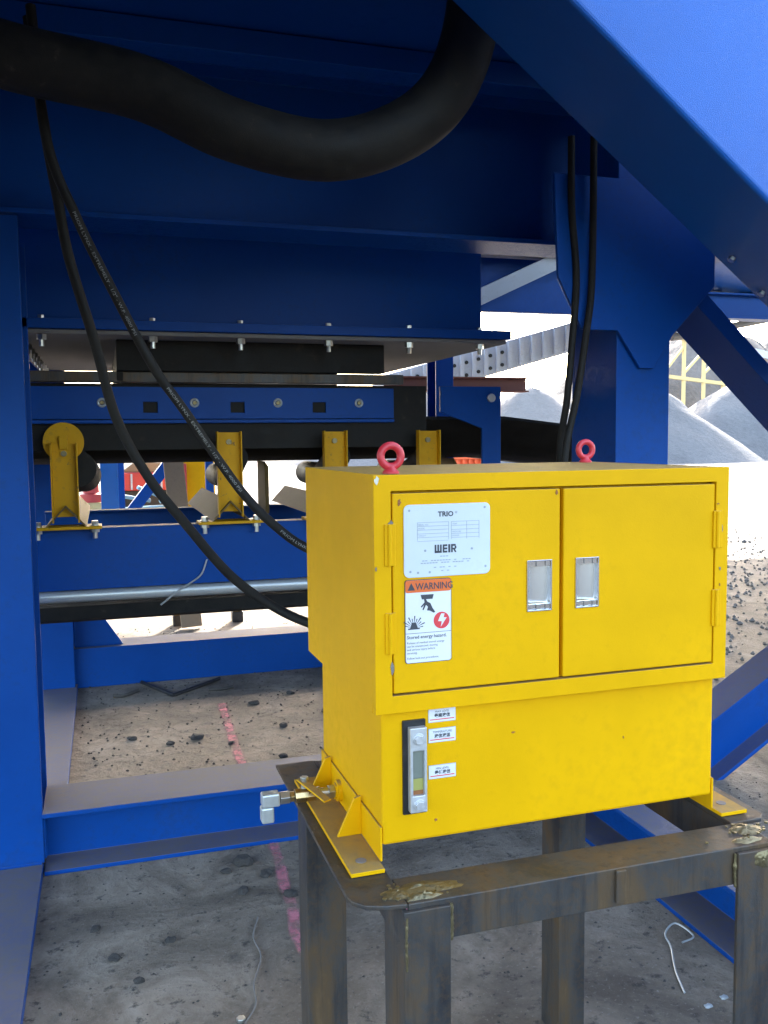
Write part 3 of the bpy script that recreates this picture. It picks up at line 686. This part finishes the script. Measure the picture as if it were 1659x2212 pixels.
for i, wdt in enumerate((.024, .110, .104, .05, .02)):
    zz = (1.433, 1.4255, 1.421, 1.412, 1.405)[i]
    for k_ in range(int(wdt/.006)):
        if random.random() < .85: fa.box(.1445-wdt/2+k_*.006, .1445-wdt/2+k_*.006+.0047, y_, y_+.0003, z(zz), z(zz+.0018))
fa.build('table_lines', 'ink_faint', pt, rec=False)
for x, zz in ((.070, 1.524), (.2265, 1.526), (.0715, 1.4065), (.228, 1.410), (.087, 1.404), (.111, 1.404), (.102, 1.446), (.199, 1.446)):
    MB().cyl((.0+x, y_, z(zz)), (x, y_+.0005, z(zz)), .0024, 10).build('rivet', 'ink_faint', pt)
# warning label
wb = MB().prism(rrect(.060, .156, z(1.228), z(1.391), .006), 'y', -.0008, .0006).build('warning_label', 'ink', K)
MB().prism(rrect(.0612, .1548, z(1.2292), z(1.3898), .005), 'y', -.0014, -.0009).build('face', 'label_white', wb)
MB().prism(rrect(.0612, .1548, z(1.366), z(1.3898), .004), 'y', -.0019, -.0015).build('header', 'label_orange', wb)
y_ = -.0023
hdr = T3('WARNING', .0185, .0815, 1.3712, y_, bold=.0003, stretch=.86)
hdr.prism([(.0655, z(1.3705)), (.0805, z(1.3705)), (.073, z(1.385))], 'y', y_, y_+.0003)
hdr.build('lettering', 'ink', wb, rec=False)
y_ = -.0018
pic = MB()
pic.prism([(.092, z(1.361)), (.119, z(1.361)), (.1165, z(1.352)), (.0945, z(1.352))], 'y', y_, y_+.0003)
pic.prism([(.099, z(1.352)), (.103, z(1.352)), (.106, z(1.347)), (.112, z(1.344)), (.116, z(1.335)), (.122, z(1.326)), (.119, z(1.3245)), (.111, z(1.329)), (.105, z(1.330)), (.107, z(1.337)), (.103, z(1.341)), (.098, z(1.331)), (.0955, z(1.332)), (.099, z(1.341)), (.094, z(1.336)), (.092, z(1.338)), (.100, z(1.346))], 'y', y_, y_+.0003)
for i in range(11):
    a = R(8+i*15.5); rr2 = .024 if i % 2 else .019; cx, cz = .078, z(1.297)
    da = .05; pic.prism([(cx+.006*math.cos(a), cz+.006*math.sin(a)), (cx+rr2*math.cos(a-da), cz+rr2*math.sin(a-da)), (cx+rr2*math.cos(a+da), cz+rr2*math.sin(a+da))], 'y', y_, y_+.0003)
pic.box(.066, .090, y_, y_+.0003, z(1.2945), z(1.297))
pic.prism([(.070, z(1.297)), (.086, z(1.297)), (.082, z(1.308)), (.074, z(1.308))], 'y', y_, y_+.0003)
pic.box(.0612, .1548, y_, y_+.0003, z(1.2865), z(1.2873))
pic.build('pictogram', 'ink', wb, rec=False)
MB().cyl((.135, y_, z(1.309)), (.135, y_+.0004, z(1.309)), .0165, 28).build('red_disc', 'label_red', wb)
MB().prism([(.134, z(1.322)), (.141, z(1.322)), (.139, z(1.314)), (.1455, z(1.314)), (.133, z(1.296)), (.1355, z(1.307)), (.1275, z(1.3075))], 'y', y_-.0005, y_-.0001).build('lightning_bolt', 'label_white', wb)
tx = join(T3('Stored energy hazard.', .0092, .0635, 1.2765, y_, bold=.00012, stretch=1.0),
          T3('Release of residual stored energy', .0057, .0635, 1.2665, y_), T3('can be unexpected, moving', .0057, .0635, 1.2600, y_), T3('and serious injury before', .0057, .0635, 1.2535, y_), T3('servicing.', .0057, .0635, 1.2470, y_),
          T3('Follow lock-out procedures.', .0057, .0635, 1.2365, y_))
tx.build('lettering', 'ink', wb, rec=False)
# oil level gauge on the tank
yf = .0225
ga = MB().prism(rrect(.060, .108, z(.920), z(1.110), .002), 'y', yf-.004, yf+.002).build('level_gauge', 'black_paint', K, .001)
MB().plate(.070, .105, z(.928), z(1.098), yf-.020, yf-.004, [(.076, .0995, z(.962), z(1.052))]).build('gauge_body', 'gauge_metal', ga, .0015)
MB().box(.0762, .0993, yf-.012, yf-.006, z(.9945), z(1.0518)).build('sight_glass', 'gauge_glass', ga)
MB().box(.0762, .0993, yf-.012, yf-.006, z(.971), z(.994)).build('oil', 'fluid', ga)
MB().box(.0762, .0993, yf-.0115, yf-.006, z(.9622), z(.9705)).build('window_foot', 'chip_rust', ga)
for zz in (1.076, .944):
    q = join(hexa((.0875, yf-.0202, z(zz)), (0, -1, 0), .0118, .003, 20), hexa((.0875, yf-.0232, z(zz)), (0, -1, 0), .0095, .005, 6)); q.build('bolt', 'gauge_metal', ga, .0006)
# stickers beside the gauge
for z0_, z1_, t1, t2 in ((1.100, 1.1275, 'MAX LEVEL', '最高液位'), (1.059, 1.086, 'TEMPERATURE', '液位液温'), (.985, 1.0115, 'MIN LEVEL', '最低液位')):
    st = MB().box(.1150, .1735, yf-.0004, yf+.001, z(z0_-.0008), z(z1_+.0008)).build('sticker', 'ink_faint', K)
    MB().box(.1158, .1727, yf-.0010, yf-.0005, z(z0_), z(z1_)).build('face', 'label_white', st)
    c_ = .1443; yy = yf-.0014
    q = join(text_mb(t1, .0062, c_, z(z1_)-.0085, yy, align='CENTER'), text_mb(t2, .0085, c_, z(z1_)-.0175, yy, align='CENTER', bold=.00025)); q.build('lettering', 'ink', st, rec=False)
    MB().box(.1185, .1700, yy, yy+.0003, z(z0_)+.0042, z(z0_)+.0060).build('red_line', 'label_red', st)
# feet: end plates, outward flanges, gussets
for sgn, xe in ((-1, .0175), (1, .7885)):
    xo = xe+sgn*.0045
    ft = MB().box(min(xe, xo), max(xe, xo), .023, .50, .0095, z(.90)).build('foot', YP, K, .001)
    xa, xb = sorted((xo, xo+sgn*.068)); MB().box(xa, xb, -.006, .505, .0005, .009).build('flange', YP, ft, .0012)
    for yy in (.155, .405):
        pg = [(xo, .0095), (xo+sgn*.052, .0095), (xo+sgn*.042, .03), (xo+sgn*.014, .088), (xo, .092)]
        MB().prism(pg, 'y', yy, yy+.008).build('gusset', YP, ft, .001)
    MB().cyl((xo+sgn*.035, .04, .0092), (xo+sgn*.035, .04, .0105), .011, 18).build('bolt_hole', 'chip_grey', ft)
# eye bolts
for x, y in ((.052, .052), (.742, .495)):
    e = MB().torus((x, y, zt+.034), (0, 1, .0), .0205, .0078, 32, 12).build('eye_bolt', 'red_paint', K, smooth=True)
    MB().tube([(x, y, zt+.0002), (x, y, zt+.004), (x, y, zt+.009), (x, y, zt+.015)], [.0165, .0165, .0105, .0085], 20).build('collar', 'red_paint', e, smooth=True)
# ball valve and elbow on the left side
vy, vz = .325, z(.862)
va = MB().tube([(.018, vy, vz), (.004, vy, vz), (.003, vy, vz), (-.001, vy, vz)], [.024, .024, .018, .018], 24).build('ball_valve', YP, K, smooth=True)
hexa((-.001, vy, vz), (-1, 0, 0), .0155, .014).build('nut', 'zinc', va, .001)
MB().tube([(-.015, vy, vz), (-.034, vy, vz), (-.0345, vy, vz), (-.046, vy, vz)], [.0105, .0105, .014, .014], 20).build('nipple', 'zinc', va, smooth=True)
hexa((-.047, vy, vz), (-1, 0, 0), .0165, .046, 8).build('valve_body', 'brass', va, .0015)
hexa((-.094, vy, vz), (-1, 0, 0), .0125, .010).build('nut', 'brass', va, .001)
hexa((-.105, vy, vz), (-1, 0, 0), .0150, .022).build('nut', 'zinc', va, .001)
MB().cyl((-.07, vy, vz+.016), (-.07, vy, vz+.034), .0075, 12).build('stem', 'zinc', va)
hexa((-.07, vy, vz+.034), (0, 0, 1), .0095, .008).build('stem_nut', 'zinc', va, .0008)
MB().sweep([(-.010, -.002), (.010, -.002), (.010, .002), (-.010, .002)], (-.078, vy+.012, vz+.034), (-.035, vy-.075, vz+.010)).build('lever', YP, va, .001)
eb = MB().box(-.168, -.128, vy-.015, vy+.015, vz-.014, vz+.016); eb.box(-.170, -.142, vy-.0145, vy+.0145, vz-.050, vz-.0142)
eb.build('elbow', 'fitting', va, .004)

# ------------------------------------------------------------------ bits on the floor
tag(MB().tube(smooth_path([(.20, 6.28, .012), (.29, 6.08, .012), (.385, 5.885, .012)], 2)+smooth_path([(.386, 5.886, .012), (.55, 6.03, .012), (.72, 6.2, .012)], 2), .012, 8).build('steel_bar', 'black_paint'), 'bent dark steel bar on concrete in front of the rear cross beam', 'steel bar')
tag(MB().tube(smooth_path([(.01, 6.0, .01), (.08, 5.98, .012), (.17, 6.08, .01)], 5), .012, 7).build('stick', 'clod_dark'), 'short dark curved stick on concrete near the rear column', 'stick')
tag(MB().tube(smooth_path([(.62, 5.95, .01), (.70, 5.93, .01), (.78, 5.96, .01)], 5), .010, 7).build('stick', 'clod_dark'), 'short dark stick beside the pink spray line', 'stick')
tag(MB().tube(smooth_path([(.46, 3.0, .004), (.425, 2.88, .005), (.43, 2.76, .004), (.385, 2.62, .005), (.375, 2.52, .004), (.33, 2.44, .005), (.28, 2.36, .005)], 6), .0026, 6).build('string', 'grey_dust', smooth=True), 'pale string trailing over the concrete left of the table leg', 'string')
tag(MB().tube(smooth_path([(1.60, 2.17, .006), (1.64, 2.27, .008), (1.70, 2.38, .012), (1.72, 2.44, .02), (1.78, 2.47, .03), (1.85-.05, 2.40, .02), (1.75, 2.39, .012)], 6), .0032, 6).build('wire', 'fitting', smooth=True), 'thin bent wire lying on concrete under the stand', 'wire')
b = MB().tube([(.322, 2.46, 0.001), (.322, 2.46, .012)], .014, 6); tag(b.build('loose_nut', 'zinc', bevel=.002), 'small loose hex nut on the concrete by the pale string', 'nut')
for x, y, lab in ((1.63, 2.10, 'crumpled bit of silver foil on concrete under the stand'), (1.70, 2.12, 'small pale scrap on concrete beside the silver foil')):
    o = bpy.data.objects.new('scrap', CM[1].copy()); o.data.materials.clear(); o.data.materials.append(MATS['fitting']); COL.objects.link(o)
    o.location = (x, y, 0); o.scale = (.014, .009, .008); tag(o, lab, 'scrap')

# ------------------------------------------------------------------ yard behind, seen through the gap
def bx(name, mat_, label, cat, *boxes, bevel=.01):
    b_ = MB()
    for q in boxes: b_.box(*q)
    return tag(b_.build(name, mat_, None, bevel), label, cat)
q = thing('support_post', 'bright blue square support post standing in the sunny yard behind the belt', 'post', (.06, 11, 0))
MB().prism(shift(I_prof(.2, .2, .015, .012), .06, 11.1), 'z', .02, 1.85).build('shaft', 'blue_gloss', q, .004); MB().box(-.1, .22, 10.94, 11.26, 0, .02).build('foot_plate', 'blue_gloss', q, .004)
q = thing('yard_trestle', 'blue trestle frame with a diagonal brace behind the leaning plank', 'trestle', (.6, 12, 0))
MB().sweep([(-.07, -.07), (.07, -.07), (.07, .07), (-.07, .07)], (.2, 12, .60), (1.1, 12, 1.75)).build('brace', 'blue_paint', q, .005)
MB().box(.15, .25, 11.95, 12.05, 0, 1.9).build('leg', 'blue_paint', q, .005); MB().box(1.28, 1.38, 11.95, 12.05, 0, 1.9).build('leg', 'blue_paint', q, .005)
MB().box(.1, 1.45, 11.94, 12.06, 1.9, 2.02).build('top_rail', 'blue_paint', q, .005)
q = thing('dump_trailer', 'red tipper trailer body parked beyond the blue trestle', 'trailer', (.5, 16, 0))
MB().prism([(.30, .85), (1.3, .85), (1.36, 1.15), (.24, 1.15)], 'y', 15.4, 18).build('tub', 'red_body', q, .02)
for x in (.42, .66, .90, 1.14): MB().box(x, x+.03, 15.37, 15.4, .87, 1.13).build('rib', 'pale_paint', q)
MB().prism([(.26, 1.152), (1.34, 1.152), (1.05, 1.30), (.5, 1.33)], 'y', 15.5, 17.9).build('load', 'timber', q, .02)
MB().box(.2, 1.4, 15.45, 18, .55, .845).build('chassis', 'black_paint', q, .01)
for x in (.22, 1.16): MB().cyl((x, 16, .28), (x+.2, 16, .28), .28, 24).build('wheel', 'rubber', q, .02)
q = thing('pipe_rack', 'low rack of light blue pipes in the yard behind the trestle', 'pipe rack', (.5, 13.4, 0))
for i, (a, c_) in enumerate((((.1, 13, .93), (.62, 13.2, .82)), ((.45, 13.1, 1.02), (1.0, 13.4, .76)), ((.75, 13.2, .80), (1.2, 13.3, .98)), ((.2, 13.3, .70), (1.2, 13.3, .73)))):
    MB().cyl(a, c_, .028, 10).build('pipe', 'light_blue', q)
for x in (.3, 1.05): MB().box(x, x+.06, 13.25, 13.31, 0, .68).build('leg', 'pale_paint', q)
o = MB().sweep([(-.09, -.02), (.09, -.02), (.09, .02), (-.09, .02)], (.70, 8.0, .02), (.585, 8.75, 2.05), (0, 1, 0)).build('plank', 'timber', None, .003)
tag(o, 'weathered timber plank leaning upright behind the conveyor', 'plank')
q = thing('loader', 'small yellow loader with a red mast standing behind the belt', 'loader', (1.1, 13, 0))
MB().box(.98, 1.5, 12.8, 14, .55, 1.45).build('body', 'yellow_paint', q, .03); MB().box(.98, 1.5, 12.9, 13.9, .25, .55).build('chassis', 'blue_paint', q, .02)
MB().box(1.02, 1.10, 12.70, 12.78, .3, 1.35).build('mast', 'red_body', q, .01); MB().box(1.1, 1.5, 13, 13.8, 1.46, 2.1).build('cab', 'pale_paint', q, .03)
for y in (12.95, 13.75): MB().cyl((.94, y, .28), (1.10, y, .28), .28, 20).build('wheel', 'rubber', q, .02)
q = thing('traffic_cone', 'red and white marker cone on a pale base left of the blue post', 'cone', (-.16, 12, 0))
MB().tube([(-.16, 12, .9), (-.16, 12, 1.0), (-.16, 12, 1.02), (-.16, 12, 1.7)], [.14, .14, .10, .04], 16).build('body', 'red_body', q, smooth=True); MB().box(-.3, -.02, 11.86, 12.14, .0, .9).build('base', 'pale_yellow', q, .02)
for i, x in enumerate((.60, 1.13)):
    q = thing('marker_post', ('stubby yellow and black post on sunny concrete beside the plank foot', 'stubby yellow and black post on sunny concrete near the lower hose')[i], 'marker post', (x, 8.2, 0))
    MB().box(x-.05, x+.05, 8.15, 8.25, 0, .10).build('foot', 'black_paint', q, .008); MB().box(x-.045, x+.045, 8.155, 8.245, .10, .55).build('shaft', 'yellow_paint', q, .006)
q = thing('skip_container', 'orange ribbed skip container far behind the bracket post', 'container', (8.8, 20.5, 0))
MB().prism([(8.05, .25), (9.0, .25), (9.1, 1.28), (7.95, 1.28)], 'y', 20, 22).build('tub', 'orange_body', q, .03)
for i in range(7): MB().box(8.05+i*.155, 8.10+i*.155, 19.93, 20, .3, 1.15).build('rib', 'orange_body', q)
MB().box(7.92, 9.13, 19.9, 20.0, 1.16, 1.30).build('rim', 'orange_body', q, .01)
o = MB().prism(shift(I_prof(.16, .145, .014, .012), 8.3, 2.19), 'x', 2.6, 4.104).build('steel_beam', 'rust_primer', None, .003); tag(o, 'rust red primed beam resting behind the hopper flange', 'beam')
# conveyor gallery in the distance
q = thing('conveyor_gallery', 'pale inclined conveyor gallery with bolted side plates far behind the hopper', 'gallery', (8, 16, 0))
g0, g1 = Vector((5.0, 16, 2.575)), Vector((11.2, 16, 4.28))
MB().sweep([(-.6, -.27), (.6, -.27), (.6, .26), (-.6, .26)], g0, g1).build('side_plate', 'pale_paint', q, .02)
for i in range(26):
    p = g0.lerp(g1, (i+.5)/26); MB().box(p.x-.035, p.x+.035, 15.33, 15.395, p.z-.24, p.z+.23).build('stiffener', 'pale_paint', q)
    for dz in (-.12, .11) if i < 9 else (): hexa((p.x+.10, 15.395, p.z+dz), (0, -1, 0), .035, .03).build('bolt', 'black_paint', q)
for s in (.06, .7):
    p = g0.lerp(g1, s); MB().box(p.x-.1, p.x+.1, 15.9, 16.1, 0, p.z-.29).build('leg', 'pale_paint', q)
# second lattice conveyor on the right
q = thing('lattice_conveyor', 'grey lattice conveyor crossing behind the blue brace on the right', 'conveyor', (14, 17, 0))
a0, a1 = Vector((10.5, 15, 3.55)), Vector((19, 17, 5.1))
for dz in (0, .75):
    MB().cyl(a0+Vector((0, 0, dz)), a1+Vector((0, 0, dz)), .07, 8).build('chord', 'grey_dust', q)
for i in range(12):
    p = a0.lerp(a1, i/12); p2 = a0.lerp(a1, (i+1)/12); MB().cyl(p, p2+Vector((0, 0, .75)), .04, 6).build('lacing', 'grey_dust', q)
MB().sweep([(-.4, -.05), (.4, -.05), (.4, .05), (-.4, .05)], a0+Vector((0, 0, .4)), a1+Vector((0, 0, .4))).build('belt', 'rubber', q)
for s in (.55, .95):
    p = a0.lerp(a1, s); MB().box(p.x-.08, p.x+.08, p.y-.08, p.y+.08, 0, p.z).build('leg', 'grey_dust', q)
# yellow trestle on the hillside
q = thing('trestle_tower', 'pale yellow lattice trestle standing on the far quarry slope', 'trestle', (46, 66, 1))
for i in range(7):
    x = 43.5+i*2.0; zt_ = 10.6-i*.35
    MB().box(x-.12, x+.12, 65.88, 66.12, 0.2, zt_).build('leg', 'pale_yellow', q)
    if i: MB().sweep([(-.1, -.1), (.1, -.1), (.1, .1), (-.1, .1)], (x-2, 66, 7.0), (x, 66, zt_-.6)).build('diagonal', 'pale_yellow', q)
MB().sweep([(-.5, -.3), (.5, -.3), (.5, .3), (-.5, .3)], (43, 66, 10.9), (57, 66, 8.4)).build('deck', 'pale_paint', q)
MB().sweep([(-.15, -.15), (.15, -.15), (.15, .15), (-.15, .15)], (43, 66, 7.0), (57, 66, 5.6)).build('rail', 'pale_yellow', q)
